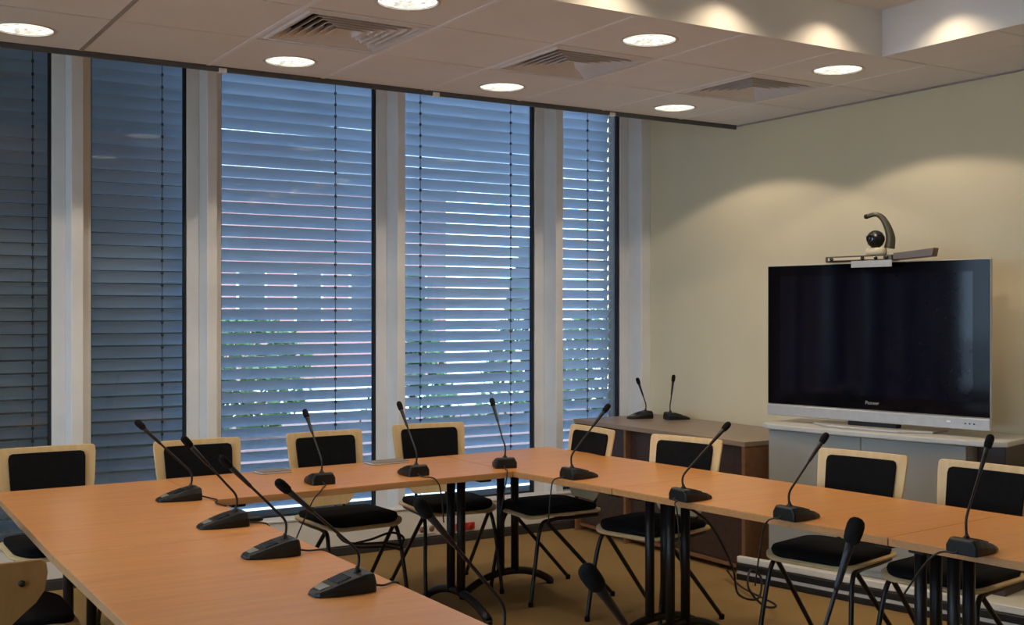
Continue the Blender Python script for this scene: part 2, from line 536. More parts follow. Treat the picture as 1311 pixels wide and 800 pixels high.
# ------------------------------------------------------------------ lamps
names = {}
def lname(x, y):
    col = {0: 'far left', 1: 'left', 2: 'second', 3: 'third', 4: 'rightmost'}
    i = 0 if x < 0 else 1 if x < 1.4 else 2 if x < 2.6 else 3 if x < 3.8 else 4
    if y > 4.6:
        return ['round downlight by the window edge, left of the view', 'round lit downlight above the leftmost window, at the ceiling edge',
                'round lit downlight at the ceiling edge, in front of the first square vent',
                'round lit downlight at the ceiling edge, in front of the middle square vent',
                'round lit downlight at the ceiling edge, nearest the cream wall'][i]
    return ['round downlight behind the vents, outside the view on the left', 'round downlight behind the vents, just outside the view',
            'round lit downlight at the top of the picture, behind the first square vent',
            'round lit downlight behind the middle square vent, beside the coffer edge',
            'round lit downlight beside the coffer corner, behind the right square vent'][i]

def downlight(x, y):
    t = empty('ceiling_downlight', (x, y, ZC), 0, lname(x, y), 'lamp', 'round downlights in the tile ceiling')
    MB().lathe([(0.1168, -0.001), (0.119, -0.0025), (0.128, -0.0025), (0.130, 0.0), (0.124, 0.002), (0.118, 0.004), (0.1168, -0.001)], 36).build('rim', M['chrome'], t)
    # faceted reflector bowl, open below
    bowl = []
    for r_, z_ in ((0.1175, 0.010), (0.112, 0.028), (0.092, 0.060), (0.05, 0.080)):
        bowl.append([Vector((r_*math.cos(2*PI*k/28), r_*math.sin(2*PI*k/28), z_)) for k in range(28)])
    b = MB(); b.loft(bowl, smooth=False, caps=False); b.build('reflector', M['silver'], t)
    MB().lathe([(0.002, 0.0), (0.100, 0.001), (0.1165, 0.005), (0.1165, 0.009), (0.002, 0.009)], 28).build('lens', M['lamp'], t)
    ld = bpy.data.lights.new('downlight_beam', 'SPOT')
    ld.energy = DOWNLIGHT_W; ld.color = LAMP_COL
    ld.spot_size = R(134); ld.spot_blend = 0.12; ld.shadow_soft_size = 0.03
    lo = bpy.data.objects.new('downlight_beam', ld); C.objects.link(lo); lo.parent = t
    lo.location = (0, 0, -0.034)
    return t
for x, y in lights_at: downlight(x, y)

ORD = ['nearest', 'second from', 'third from', 'fourth from', 'fifth from', 'sixth from']
def coffer_spot(x, y, k, side):
    t = empty('coffer_spotlight', (x, y, ZT), 0, 'small spotlight in the coffer, %s the corner along its %s edge' % (ORD[k], side), 'lamp', 'small spotlights around the coffer')
    MB().lathe([(0.030, -0.004), (0.042, -0.004), (0.044, 0.0), (0.030, 0.0), (0.030, -0.004)], 20).build('rim', M['chrome'], t)
    MB().lathe([(0.001, -0.002), (0.030, -0.002), (0.030, -0.0005), (0.001, -0.0005)], 20).build('lens', M['spotlens'], t)
    ld = bpy.data.lights.new('spot_beam', 'SPOT')
    ld.energy = COFFER_W; ld.color = (1.0, 0.80, 0.55)
    ld.spot_size = R(126); ld.spot_blend = 0.7; ld.shadow_soft_size = 0.02
    lo = bpy.data.objects.new('spot_beam', ld); C.objects.link(lo); lo.parent = t
    lo.location = (0, 0, -0.008)
for k in range(6): coffer_spot(3.98 - 0.62*k, CY1-0.17, k, 'window-side')
for k in range(5): coffer_spot(CX1-0.17, 3.32 - 0.62*k, k, 'wall-side')

# ------------------------------------------------------------------ air vents
vl = ['square louvred air vent nearest the left, above the wide blue blind', 'square louvred air vent in the middle of the ceiling row',
      'square louvred air vent nearest the cream wall']
for n, (cx, cy, w_, d_) in enumerate(vents_at):
    t = empty('air_vent', (cx, cy, ZC), 0, vl[n], 'vent', 'square air vents in the ceiling')
    hw, hd = w_/2-GAP, d_/2-GAP
    io = 0.250
    fr = MB()
    def rect(a, b, z): return [(-a, -b, z), (a, -b, z), (a, b, z), (-a, b, z)]
    fr.loft([rect(hw, hd, 0.016), rect(hw, hd, 0.0), rect(io+0.02, io+0.02, 0.0), rect(io+0.012, io+0.012, -0.006), rect(io, io, -0.006), rect(io-0.006, io-0.006, 0.02), rect(hw, hd, 0.016)], caps=False)
    fr.build('frame', M['vent'], t)
    for k in range(7):
        a = io - 0.008 - 0.036*k
        if a < 0.05: break
        l = MB()
        l.loft([rect(a, a, -0.004), rect(a-0.046, a-0.046, 0.040), rect(a-0.043, a-0.043, 0.042), rect(a+0.002, a+0.002, -0.003), rect(a, a, -0.004)], caps=False)
        l.build('louvre', M['vent'], t)
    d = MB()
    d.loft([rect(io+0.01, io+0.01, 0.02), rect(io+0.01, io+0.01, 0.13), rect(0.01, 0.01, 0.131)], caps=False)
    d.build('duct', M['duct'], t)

# ------------------------------------------------------------------ tables
TZ, TT = 0.72, 0.028
def table(pts, ends, label):
    """pts: outline in the world; ends: list of (centre, axis angle) of the two T-frames"""
    c = Vector((sum(p[0] for p in pts)/len(pts), sum(p[1] for p in pts)/len(pts), 0))
    t = empty('meeting_table', c, 0, label, 'table', 'beech tables of the meeting square')
    loc = [(p[0]-c.x, p[1]-c.y) for p in pts]
    MB().prism(loc, TZ-0.004, TZ).build('table_top', M['beech'], t, 0.0008)
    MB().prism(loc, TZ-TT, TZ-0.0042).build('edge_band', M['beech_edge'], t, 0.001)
    for (ex, ey), a in ends:
        mt = Matrix.Translation((ex-c.x, ey-c.y, 0)) @ Matrix.Rotation(a, 4, 'Z')
        arch = [mt @ Vector((s*0.29, 0, 0.018 + 0.085*(1-abs(s)**2.2))) for s in [k/8 for k in range(-8, 9)]]
        lg = MB().tube(arch, 0.020, 8)
        foot = lg.build('foot', M['tube'], t)
        for s in (-1, 1):
            MB().tube([mt @ Vector((s*0.047, 0, 0.09)), mt @ Vector((s*0.047, 0, TZ-TT-0.02))], 0.0215, 10).build('leg', M['tube'], t)
            MB().tube([mt @ Vector((s*0.287, 0, 0.0)), mt @ Vector((s*0.287, 0, 0.022))], 0.021, 10).build('glide', M['tube'], foot)
        MB().box(-0.27, 0.27, -0.03, 0.03, TZ-TT-0.024, TZ-TT-0.0005, mt).build('cross_beam', M['tube'], t, 0.003)
    (a, _), (b, _) = ends
    a = Vector((a[0]-c.x, a[1]-c.y, TZ-TT-0.035)); b = Vector((b[0]-c.x, b[1]-c.y, TZ-TT-0.035))
    MB().tube([a, b], 0.016, 8).build('long_beam', M['tube'], t)
    return t

e = 0.002
table([(0.676, 3.78+e), (1.415, 3.78+e), (1.415, 5.235), (0.70, 5.225)], [((1.02, 5.10), 0), ((1.045, 3.90), 0)],
      'beech table at the left corner, in front of the leftmost chair backs')
table([(0.676, 2.33+e), (1.415, 2.33+e), (1.415, 3.78-e), (0.676, 3.78-e)], [((1.045, 3.66), 0), ((1.045, 2.45), 0)],
      'beech table of the left row, carrying the three largest wedge microphones')
table([(0.676, 0.88), (1.415, 0.88), (1.415, 2.33-e), (0.676, 2.33-e)], [((1.045, 2.21), 0), ((1.045, 1.0), 0)],
      'beech table nearest the viewer at the foot of the left row')
# far row, turned 2.5 degrees
ux, uy = math.cos(R(3.0)), math.sin(R(3.0))
p0 = Vector((1.418, 4.555)); L = 1.462; Wd = 0.69
U = Vector((ux, uy)); V = Vector((-uy, ux))
far = [p0, p0+U*L, Vector((2.880, 5.322)), Vector((1.418, 5.245))]
ra = [p0+V*Wd/2+U*0.14, p0+V*Wd/2+U*(L-0.10)]
table([tuple(p) for p in far], [(tuple(ra[0]), R(93)), (tuple(ra[1]), R(93))], 'beech table along the windows, under the two back-facing microphones')
# right row, turned 5.5 degrees
ang = R(-84.6)
U = Vector((math.cos(ang), math.sin(ang)))          # towards the viewer
V = Vector((-math.sin(ang), math.cos(ang)))         # towards the tv wall
q0 = Vector((2.876, 4.60))
full0 = Vector((2.836, 5.335))
rlab = ['beech table at the far right corner, where the window row meets the right row',
        'beech table in the middle of the right row, in front of the brown sideboard',
        'beech table at the right edge of the picture, in front of the grey television cabinet']
Wr = 0.735
for k, (s0, s1) in enumerate(((0.0, 1.37), (1.374, 2.735), (2.739, 4.10))):
    a = full0 + U*s0; b = full0 + U*s1
    if k == 0:
        pts = [tuple(q) for q in (Vector((2.882, 4.632)), b, b+V*Wr, full0+U*0.02+V*(Wr), Vector((2.886, 5.322)))]
    else:
        pts = [tuple(q) for q in (a, b, b+V*Wr, a+V*Wr)]
    e0 = a + U*0.062 + V*(Wr/2-0.035); e1 = b - U*0.062 + V*(Wr/2-0.035)
    if k == 0: e0 = Vector((3.20, 5.20))
    table(pts, [(tuple(e0), ang+PI/2), (tuple(e1), ang+PI/2)], rlab[k])
table([(1.42, 0.92), (2.83, 0.92), (2.83, 1.64), (1.42, 1.64)], [((1.54, 1.28), R(90)), ((2.70, 1.28), R(90))],
      'beech table closing the square on the viewer side, below the picture')

# ------------------------------------------------------------------ chairs
SHELL = [(0.48, 0.100), (0.50, 0.125), (0.56, 0.165), (0.63, 0.195), (0.70, 0.206), (0.82, 0.214), (0.848, 0.212), (0.856, 0.202)]
PAD = [(0.570, 0.135), (0.578, 0.150), (0.66, 0.160), (0.805, 0.166), (0.824, 0.161), (0.830, 0.148)]
def make_chair(shell=SHELL, pad=PAD, ply='ply'):
    t = empty('meeting_chair')
    # seat shell: rounded plywood, dipping, with a waterfall front
    def seat_secs(w, d, z0, th, rr, y0=-0.01):
        return rrect(w, d, rr, 6)
    o = rrect(0.445, 0.43, 0.09, 6)
    def zs(x, y): return 0.448 - 0.016*max(0, (-y-0.10)/0.12)**2 + 0.05*(x*x)/0.05*0.12
    def plate(outline, dz, th, grow, name, mat):
        inner = [(x*0.55, y*0.55) for x, y in outline]
        s = [[Vector((x*0.02, y*0.02, zs(0, 0)+dz)) for x, y in outline],
             [Vector((x, y, zs(x, y)+dz)) for x, y in inner],
             [Vector((x, y, zs(x, y)+dz)) for x, y in outline],
             [Vector((x*grow, y*grow, zs(x, y)+dz+th*0.5)) for x, y in outline],
             [Vector((x, y, zs(x, y)+dz+th)) for x, y in outline],
             [Vector((x, y, zs(x, y)+dz+th)) for x, y in inner],
             [Vector((x*0.02, y*0.02, zs(0, 0)+dz+th)) for x, y in outline]]
        return MB().loft(s, smooth=True).build(name, mat, t)
    plate(o, -0.012, 0.012, 1.004, 'seat_shell', M['ply'])
    plate(rrect(0.405, 0.395, 0.085, 6), 0.0005, 0.024, 1.02, 'seat_pad', M['pad'])
    # back: tapered plywood, leaning, curved around the sitter
    def bk(x, z): return 0.205 + 0.075*(z-0.47)/0.4 - 0.9*x*x*0.35
    def back_plate(rows, dy, th, name, mat, nx=8):
        front = []; rear = []
        for z, hw in rows:
            front.append([Vector((hw*(2*k/nx-1), bk(hw*(2*k/nx-1), z)-dy, z)) for k in range(nx+1)])
            rear.append([Vector((hw*(2*k/nx-1), bk(hw*(2*k/nx-1), z)-dy+th, z)) for k in range(nx+1)])
        secs = [f_ + r_[::-1] for f_, r_ in zip(front, rear)]
        return MB().loft(secs, smooth=False).build(name, mat, t, 0.002)
    back_plate(shell, 0.0, 0.012, 'back_shell', M[ply])
    back_plate(pad, 0.0135, 0.013, 'back_pad', M['pad'])
    for s in (-1, 1):
        x = 0.19*s
        MB().tube(bez([(x*1.12, -0.235, 0.012), (x*1.08, -0.205, 0.20), (x*1.0, -0.165, 0.385), (x*0.97, -0.10, 0.418), (x*0.95, 0.06, 0.42), (x*0.9, 0.19, 0.42)], 6), 0.0105, 8).build('leg', M['tube'], t)
        MB().tube(bez([(x*0.98, -0.13, 0.415), (x*1.03, -0.02, 0.30), (x*1.16, 0.25, 0.012)], 6), 0.0105, 8).build('leg', M['tube'], t)
        MB().tube(bez([(x*0.5, 0.10, 0.422), (x*0.48, 0.20, 0.43), (x*0.47, 0.232, 0.50), (x*0.47, 0.250, 0.62)], 6), 0.009, 8).build('back_support', M['tube'], t)
        for bx in (0.155, 0.085):
            MB().lathe([(0.001, -0.004), (0.009, -0.004), (0.008, 0.004), (0.001, 0.005)], 10, Matrix.Translation((s*bx, bk(bx, 0.80)+0.0125, 0.80)) @ Matrix.Rotation(R(-90), 4, 'X')).build('bolt', M['tube'], t)
        for fy, fx in ((-0.235, 1.12), (0.25, 1.16)):
            MB().lathe([(0.012, 0.0), (0.013, 0.004), (0.013, 0.02), (0.0105, 0.024)], 10, Matrix.Translation((x*fx, fy, 0))).build('glide', M['pad'], t)
    MB().tube([(-0.185, -0.02, 0.42), (0.185, -0.02, 0.42)], 0.009, 8).build('stretcher', M['tube'], t)
    return t

chairs = [
    (0.98, 5.36, 0, 'plywood chair with black back pad at the leftmost end of the window row'),
    (1.66, 5.29, 1, 'plywood chair behind the overlapping microphones, second from the left along the windows'),
    (2.34, 5.32, 3, 'plywood chair with black pad in front of the wide blue blind, third along the windows'),
    (2.955, 5.42, -6, 'plywood chair in front of the white mullion, rightmost of the window row'),
    (3.365, 5.05, -93, 'plywood chair at the far end of the right row, by the corner window and sideboard'),
    (3.48, 4.33, -76, 'plywood chair in front of the brown sideboard, second from the corner'),
    (3.745, 3.46, -77, 'plywood chair in front of the grey television cabinet, below the television'),
    (3.85, 2.93, -82, 'plywood chair cut by the right edge of the picture'),
    (0.60, 4.20, 88, 'black padded chair seat pushed under the left corner table'),
    (0.335, 3.345, 177, 'chair at the lower left edge, its bare plywood back turned to the viewer'),
]
proto = make_chair()
for i, (x, y, a, lab) in enumerate(chairs):
    if i == 9:
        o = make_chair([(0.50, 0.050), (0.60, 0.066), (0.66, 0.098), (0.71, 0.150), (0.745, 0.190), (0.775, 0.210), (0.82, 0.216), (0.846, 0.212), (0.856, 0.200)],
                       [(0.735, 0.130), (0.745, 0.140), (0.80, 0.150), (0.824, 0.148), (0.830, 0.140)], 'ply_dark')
    else:
        o = proto if i == 0 else copy_tree(proto)
    o.location = (x, y, 0); o.rotation_euler = (0, 0, R(a))
    tag(o, lab, 'chair', 'plywood chairs around the tables')

# ------------------------------------------------------------------ conference microphones
def mic_base_mesh():
    # wedge: low narrow nose towards the speaker (-y), tall back
    S = [(-0.105, 0.022, 0.016, 0.008), (-0.095, 0.032, 0.025, 0.014), (-0.055, 0.047, 0.038, 0.027), (0.0, 0.054, 0.043, 0.042), (0.035, 0.055, 0.043, 0.050), (0.056, 0.054, 0.041, 0.050), (0.064, 0.050, 0.038, 0.045)]
    secs = []
    for y, hb, ht, h in S:
        secs.append([Vector((-hb, y, 0.0)), Vector((hb, y, 0.0)), Vector((hb, y, h*0.55)), Vector((ht, y, h)), Vector((-ht, y, h)), Vector((-hb, y, h*0.55))])
    o = MB().loft(secs).build('base', M['mic'], None, 0.0025)
    me = o.data; bpy.data.objects.remove(o)
    b = MB()
    b.loft([[Vector((-0.020, -0.088, 0.0165)), Vector((0.020, -0.088, 0.0165)), Vector((0.020, -0.088, 0.019)), Vector((-0.020, -0.088, 0.019))],
            [Vector((-0.026, -0.062, 0.0235)), Vector((0.026, -0.062, 0.0235)), Vector((0.026, -0.062, 0.027)), Vector((-0.026, -0.062, 0.027))]])
    o = b.build('button', M['mic_panel'], None, 0.0006); me2 = o.data; bpy.data.objects.remove(o)
    g = MB()
    for k in range(7):
        g.box(-0.030, 0.030, -0.042+0.006*k, -0.039+0.006*k, 0.030+0.0016*k, 0.0345+0.0017*k)
    o = g.build('speaker_grille', M['gasket']); me3 = o.data; bpy.data.objects.remove(o)
    return me, me2, me3
MBASE = mic_base_mesh()

def mic(x, y, z, a, lean, h, label, group, side=0.0, cable=None, plug=False, headr=0.0132):
    t = empty('conference_microphone', (x, y, z), R(a), label, 'microphone', group)
    base = link('base', MBASE[0], t); base.location.z = 0.0005
    link('button', MBASE[1], base); link('speaker_grille', MBASE[2], base)
    p0 = Vector((0, 0.03, 0.047)); p3 = Vector((side, 0.03-lean, h))
    p1 = Vector((0, 0.032, 0.047+0.22*(h-0.05)))
    k = 0.35
    p2 = Vector((side*0.30, 0.03-lean*0.22, 0.047+0.42*(h-0.05)))
    path = bez([p0, p1, p2, p2.lerp(p3, 0.5), p3], 6)
    d = (p3-p2).normalized()
    MB().tube(path, 0.0042, 8).build('gooseneck', M['neck'], t)
    MB().lathe([(0.012, 0), (0.012, 0.006), (0.007, 0.012), (0.004, 0.02)], 12, Matrix.Translation(p0-Vector((0,0,0.002)))).build('collar', M['neck'], t)
    q = d.to_track_quat('Z', 'Y').to_matrix().to_4x4()
    mt = Matrix.Translation(p3) @ q
    r_ = headr
    MB().lathe([(0.0044, -0.105), (0.0060, -0.095), (0.0075, -0.04), (0.0092, 0.0)], 12, mt).build('shaft', M['neck'], t)
    MB().lathe([(r_*0.62, -0.012), (r_*0.9, -0.006), (r_, 0.008), (r_, 0.022), (r_*0.85, 0.031), (r_*0.5, 0.036), (0.0008, 0.0375)], 14, mt).build('windscreen', M['foam'], t)
    if cable:
        MB().tube(bez([Vector(c) for c in cable], 6), 0.0032, 6).build('cable', M['cable'], t)
    if plug:
        MB().tube([(-0.002, 0.075, 0.013), (-0.012, 0.105, 0.0125), (-0.022, 0.132, 0.012)], [0.008, 0.0115, 0.010], 10).build('cable_plug', M['mic'], t)
    return t

GL = 'wedge microphones on the left row'
GF = 'wedge microphones on the window row'
GR = 'wedge microphones on the right row'
mz = TZ
def back_cable(reach, drop, sw=0.0):
    """from the back of the base over the inner table edge and down"""
    r_ = reach
    return [(0.01, 0.062, 0.014), (0.015, 0.062+0.4*(r_-0.06), 0.006), (0.01+sw*0.4, r_-0.012, 0.005), (0.01+sw*0.6, r_+0.009, -0.006), (0.01+sw, r_+0.012, -0.05), (0.02+sw*1.6, r_+0.008, -drop)]
# left row: speakers sit at -x, so the nose points to -x
mic(1.320, 4.625, mz, -92, 0.19, 0.300, 'smallest wedge microphone of the left row, before the second chair back', GL, 0.0, [(0.01,0.062,0.014),(0.05,0.10,0.005),(0.10,0.11,0.0045),(0.17,0.085,0.0045),(0.26,0.10,0.0045)])
mic(1.290, 3.975, mz, -90, 0.165, 0.295, 'second wedge microphone from the far end of the left row', GL, 0.0, back_cable(0.128, 0.16, 0.05), True)
mic(1.262, 3.420, mz, -90, 0.180, 0.290, 'third wedge microphone of the left row, just short of the table seam', GL, 0.0, back_cable(0.155, 0.25, 0.03))
mic(1.262, 2.875, mz, -88, 0.205, 0.290, 'largest wedge microphone, nearest the viewer on the left row', GL, 0.0, back_cable(0.155, 0.22, -0.04))
mic(1.275, 2.140, mz, -88, 0.190, 0.335, 'dark microphone head rising over the floor beside the left row end, base below the picture', GL, 0.0, None, False, 0.0145)
mic(1.190, 1.445, mz, -82, 0.190, 0.340, 'round microphone head rising from the lower edge before the middle table legs', GL, 0.0, None, False, 0.0155)
# window row
mic(1.955, 4.760, mz, 180, 0.175, 0.285, 'microphone in front of the third chair back on the window row', GF, 0.0, back_cable(0.178, 0.20, 0.10))
mic(2.425, 4.775, mz, 182, 0.150, 0.300, 'microphone in front of the white mullion on the window row', GF, 0.0, back_cable(0.170, 0.20, -0.05))
mic(2.925, 4.790, mz, 160, 0.150, 0.295, 'upright microphone at the inner corner of the far right table', GF, 0.03, back_cable(0.185, 0.18, 0.02))
# right row
mic(3.010, 4.290, mz, 92, 0.190, 0.300, 'first wedge microphone of the right row, before the corner chair', GR, 0.0, back_cable(0.105, 0.20, 0.03))
mic(3.040, 3.555, mz, 92, 0.225, 0.275, 'second wedge microphone of the right row, before the sideboard', GR, 0.0, back_cable(0.085, 0.30, -0.05))
mic(3.090, 3.025, mz, 92, 0.175, 0.275, 'third wedge microphone of the right row, below the television', GR, 0.0, back_cable(0.095, 0.25, 0.05))
mic(3.120, 2.305, mz, 95, 0.120, 0.330, 'wedge microphone at the right edge of the picture', GR, 0.0, back_cable(0.085, 0.15, 0.10))
mic(1.630, 1.500, mz, 30, 0.060, 0.335, 'large round microphone head rising from the lower edge, before the right chairs', 'microphones below the picture', 0.02, None, False, 0.0165)
# spare microphones on the sideboard
mic(4.90, 6.22, 0.75, -100, 0.07, 0.245, 'left one of two spare microphones standing on the brown sideboard', 'spare microphones on the sideboard', 0.03)
mic(5.03, 6.03, 0.75, 70, 0.02, 0.265, 'right one of two spare microphones standing on the brown sideboard', 'spare microphones on the sideboard', 0.0)

# ------------------------------------------------------------------ flat folders at the back edge of the window table
for fx, fy, fw_, a_, lab in ((2.50, 5.215, 0.20, 3, 'thin grey folder on the table edge, right of the third window chair'),
                             (1.90, 5.190, 0.15, 4, 'thin grey folder on the table edge, left of the third window chair')):
    fo = empty('document_folder', (fx, fy, TZ+0.0005), R(a_), lab, 'folder', 'grey folders on the window table')
    MB().box(-fw_/2, fw_/2, -0.05, 0.05, 0.0, 0.002).build('lower_cover', M['folder'], fo)
    MB().box(-fw_/2+0.004, fw_/2-0.004, -0.047, 0.047, 0.0022, 0.009).build('paper', M['white'], fo)
    MB().box(-fw_/2, fw_/2, -0.05, 0.05, 0.0092, 0.0115).build('upper_cover', M['folder'], fo)

# ------------------------------------------------------------------ sideboard
sb = empty('sideboard', (4.48, 4.77, 0), 0, 'low brown sideboard along the cream wall below two spare microphones', 'cabinet')
SL, SD = 1.66, 0.70
MB().box(0, SD, 0, SL, 0.722, 0.75).build('worktop', M['walnut_top'], sb, 0.002)
for y0, y1 in ((0.004, 0.03), (0.54, 0.562), (1.09, 1.112), (SL-0.03, SL-0.004)):
    MB().box(0.006, SD-0.006, y0, y1, 0.0, 0.7215).build('side_panel', M['walnut'], sb, 0.001)
MB().box(SD-0.02, SD-0.008, 0.031, SL-0.031, 0.03, 0.72).build('back_panel', M['walnut_dark'], sb)
MB().box(0.03, SD-0.022, 0.031, SL-0.031, 0.03, 0.05).build('bottom_panel', M['walnut'], sb)
for y0, y1 in ((0.033, 0.537), (0.565, 0.826), (0.829, 1.087), (1.115, SL-0.033)):
    MB().box(0.045, 0.063, y0, y1, 0.055, 0.716).build('door', M['walnut_dark'], sb, 0.001)

# ------------------------------------------------------------------ television cabinet
cb = empty('television_cabinet', (4.60, 4.00, 0), R(12), 'grey cabinet with pale top under the television', 'cabinet')
# local: front at x=0 facing -x, y to the left
hw = 0.62
MB().prism([(-0.02, 0.60), (-0.045, 0.3), (-0.05, 0.0), (-0.045, -0.3), (-0.02, -0.60), (0.05, -0.68), (0.40, -0.66), (0.40, 0.64), (0.04, 0.655)], 0.842, 0.87).build('cabinet_top', M['cab_top'], cb, 0.006, 2)
MB().box(0.03, 0.395, -0.50, 0.60, 0.13, 0.8415).build('carcass', M['cab'], cb, 0.002)
for y0, y1 in ((0.052, 0.598), (-0.498, 0.048)):
    MB().box(0.008, 0.0295, y0, y1, 0.17, 0.835).build('door', M['cab'], cb, 0.002)
MB().box(0.12, 0.395, -0.64, -0.502, 0.13, 0.8415).build('side_bay', M['walnut_dark'], cb, 0.002)
MB().prism([(-0.03, 0.78), (0.0, 0.78), (0.01, 0.60), (0.385, 0.60), (0.385, -0.70), (-0.03, -0.82)], 0.092, 0.128).build('base_platform', M['plinth'], cb, 0.004)
MB().prism([(-0.038, 0.78), (0.0, 0.78), (0.01, 0.60), (0.385, 0.60), (0.385, -0.70), (-0.038, -0.82)], 0.052, 0.090).build('base_rail', M['tube'], cb, 0.004)
MB().prism([(-0.028, 0.78), (0.0, 0.78), (0.01, 0.60), (0.385, 0.60), (0.385, -0.70), (-0.028, -0.82)], 0.032, 0.051).build('base_strip', M['plinth'], cb, 0.001)
MB().prism([(-0.034, 0.78), (0.0, 0.78), (0.01, 0.60), (0.385, 0.60), (0.385, -0.70), (-0.034, -0.82)], 0.0, 0.031).build('base_rail', M['tube'], cb, 0.002)

# ------------------------------------------------------------------ television
tv = empty('television', (4.705, 4.08, 0.87), R(10.5), 'large flat black plasma television with silver lower bar on the grey cabinet', 'television')
TW, T0, T1 = 0.632, 0.095, 0.858
MB().box(0.0, 0.020, -TW, TW, T0, T1).build('housing', M['silver'], tv, 0.003, 2)
MB().box(0.0205, 0.085, -TW+0.06, TW-0.06, T0+0.04, T1-0.05).build('rear_shell', M['gloss'], tv, 0.01, 2)
MB().box(-0.004, 0.0, -TW+0.004, TW-0.004, T0+0.004, T1-0.004).build('bezel', M['gloss'], tv, 0.001)
MB().box(-0.0052, -0.0042, -TW+0.085, TW-0.085, T0+0.075, T1-0.060).build('screen', M['screen'], tv)
br = MB().box(-0.008, 0.02, -TW, TW, 0.035, T0-0.002).build('speaker_bar', M['silver'], tv, 0.004)
for k in range(3):
    MB().box(-0.0095, -0.0082, -0.515-0.022*k, -0.506-0.022*k, 0.062, 0.068).build('indicator', M['gasket'], br)
MB().box(-0.0095, -0.0082, -0.435, -0.415, 0.066, 0.074).build('indicator', M['white'], br)  # white block painting a bright highlight on the bar
MB().box(0.01, 0.06, -0.14, 0.14, 0.012, 0.034).build('stand_neck', M['mic'], tv, 0.003)
st = MB().prism([(-0.09, -0.20), (-0.10, 0.0), (-0.09, 0.20), (0.0, 0.34), (0.16, 0.34), (0.16, -0.34), (0.0, -0.34)], 0.0005, 0.012).build('stand_foot', M['silver'], tv, 0.003)
cu = bpy.data.curves.new('logo', 'FONT')
cu.body = 'Pioneer'; cu.size = 0.025; cu.extrude = 0.0004; cu.align_x = 'CENTER'
tmp = bpy.data.objects.new('logo_text', cu); C.objects.link(tmp)
dg = bpy.context.evaluated_depsgraph_get()
me = bpy.data.meshes.new_from_object(tmp.evaluated_get(dg))
bpy.data.objects.remove(tmp)
me.materials.clear(); me.materials.append(M['label'])
lg = link('logo', me, tv)
lg.rotation_euler = (R(90), 0, R(-90)); lg.location = (-0.0052, -0.012, T0+0.032)

# ------------------------------------------------------------------ video conference camera on the television
vc = empty('conference_camera', (4.716, 4.012, 0.87+T1+0.0005), R(10.5), 'bronze video camera with curved neck and ball head on top of the television', 'camera')
bar = MB().prism([(-0.055, 0.30), (-0.06, -0.05), (-0.05, -0.08), (0.03, -0.08), (0.03, 0.30), (-0.02, 0.315)], 0.004, 0.034).build('bar', M['bronze'], vc, 0.005, 2)
MB().prism([(-0.062, 0.28), (-0.065, -0.04), (-0.061, -0.04), (-0.056, 0.28)], 0.012, 0.026).build('front_strip', M['beige'], bar, 0.001)
for y in (0.255, 0.075, 0.0, -0.058):
    MB().lathe([(0.001, 0), (0.010, 0), (0.010, 0.004), (0.001, 0.005)], 12, Matrix.Translation((-0.066, y, 0.019)) @ Matrix.Rotation(R(-90), 4, 'Y')).build('sensor', M['lens'], bar)
MB().loft([[Vector((-0.05, -0.085, 0.006)), Vector((0.03, -0.085, 0.006)), Vector((0.03, -0.085, 0.040)), Vector((-0.05, -0.085, 0.040))],
           [Vector((-0.03, -0.285, 0.018)), Vector((0.02, -0.285, 0.018)), Vector((0.02, -0.295, 0.060)), Vector((-0.03, -0.295, 0.060))]]).build('bar_wing', M['wing'], vc, 0.003)
ped = MB().lathe([(0.052, 0.034), (0.056, 0.045), (0.053, 0.066), (0.046, 0.072), (0.002, 0.073)], 24, Matrix.Translation((-0.01, 0.03, 0)) @ Matrix.Diagonal((0.8, 1.0, 1.0, 1.0))).build('pedestal', M['beige'], vc)
ball = MB().lathe([(0.001, -0.046), (0.02, -0.042), (0.036, -0.028), (0.045, -0.008), (0.045, 0.012), (0.034, 0.032), (0.018, 0.043), (0.001, 0.046)], 20, Matrix.Translation((-0.012, 0.032, 0.116))).build('camera_head', M['mic'], vc)
MB().lathe([(0.001, 0.0), (0.020, 0.0), (0.022, 0.012), (0.018, 0.014), (0.001, 0.010)], 16, Matrix.Translation((-0.048, 0.036, 0.118)) @ Matrix.Rotation(R(-90), 4, 'Y')).build('lens', M['lens'], ball)
for dy in (-0.024, 0.028):
    MB().lathe([(0.001, 0.0), (0.006, 0.0), (0.006, 0.006), (0.001, 0.007)], 10, Matrix.Translation((-0.046, 0.034+dy, 0.132)) @ Matrix.Rotation(R(-90), 4, 'Y')).build('sensor', M['silver'], ball)
arm = bez([(0.01, -0.032, 0.068), (0.012, -0.038, 0.12), (0.008, -0.024, 0.175), (0.0, 0.0, 0.222), (-0.012, 0.03, 0.243), (-0.02, 0.072, 0.236)], 6)
na = len(arm)
MB().tube(arm, [0.027 - 0.015*min(1, i/(na*0.75)) for i in range(na)], 12).build('neck', M['bronze'], vc)
MB().lathe([(0.001, -0.012), (0.011, -0.010), (0.013, 0.0), (0.011, 0.010), (0.001, 0.012)], 12, Matrix.Translation((-0.021, 0.078, 0.235)) @ Matrix.Rotation(R(90), 4, 'X')).build('neck_tip', M['mic'], vc)
MB().box(-0.068, -0.0655, -0.09, 0.14, -0.028, 0.006).build('bracket_plate', M['silver'], vc, 0.001)
MB().box(-0.066, 0.0, -0.09, 0.14, 0.0008, 0.0035).build('bracket_plate', M['silver'], vc)

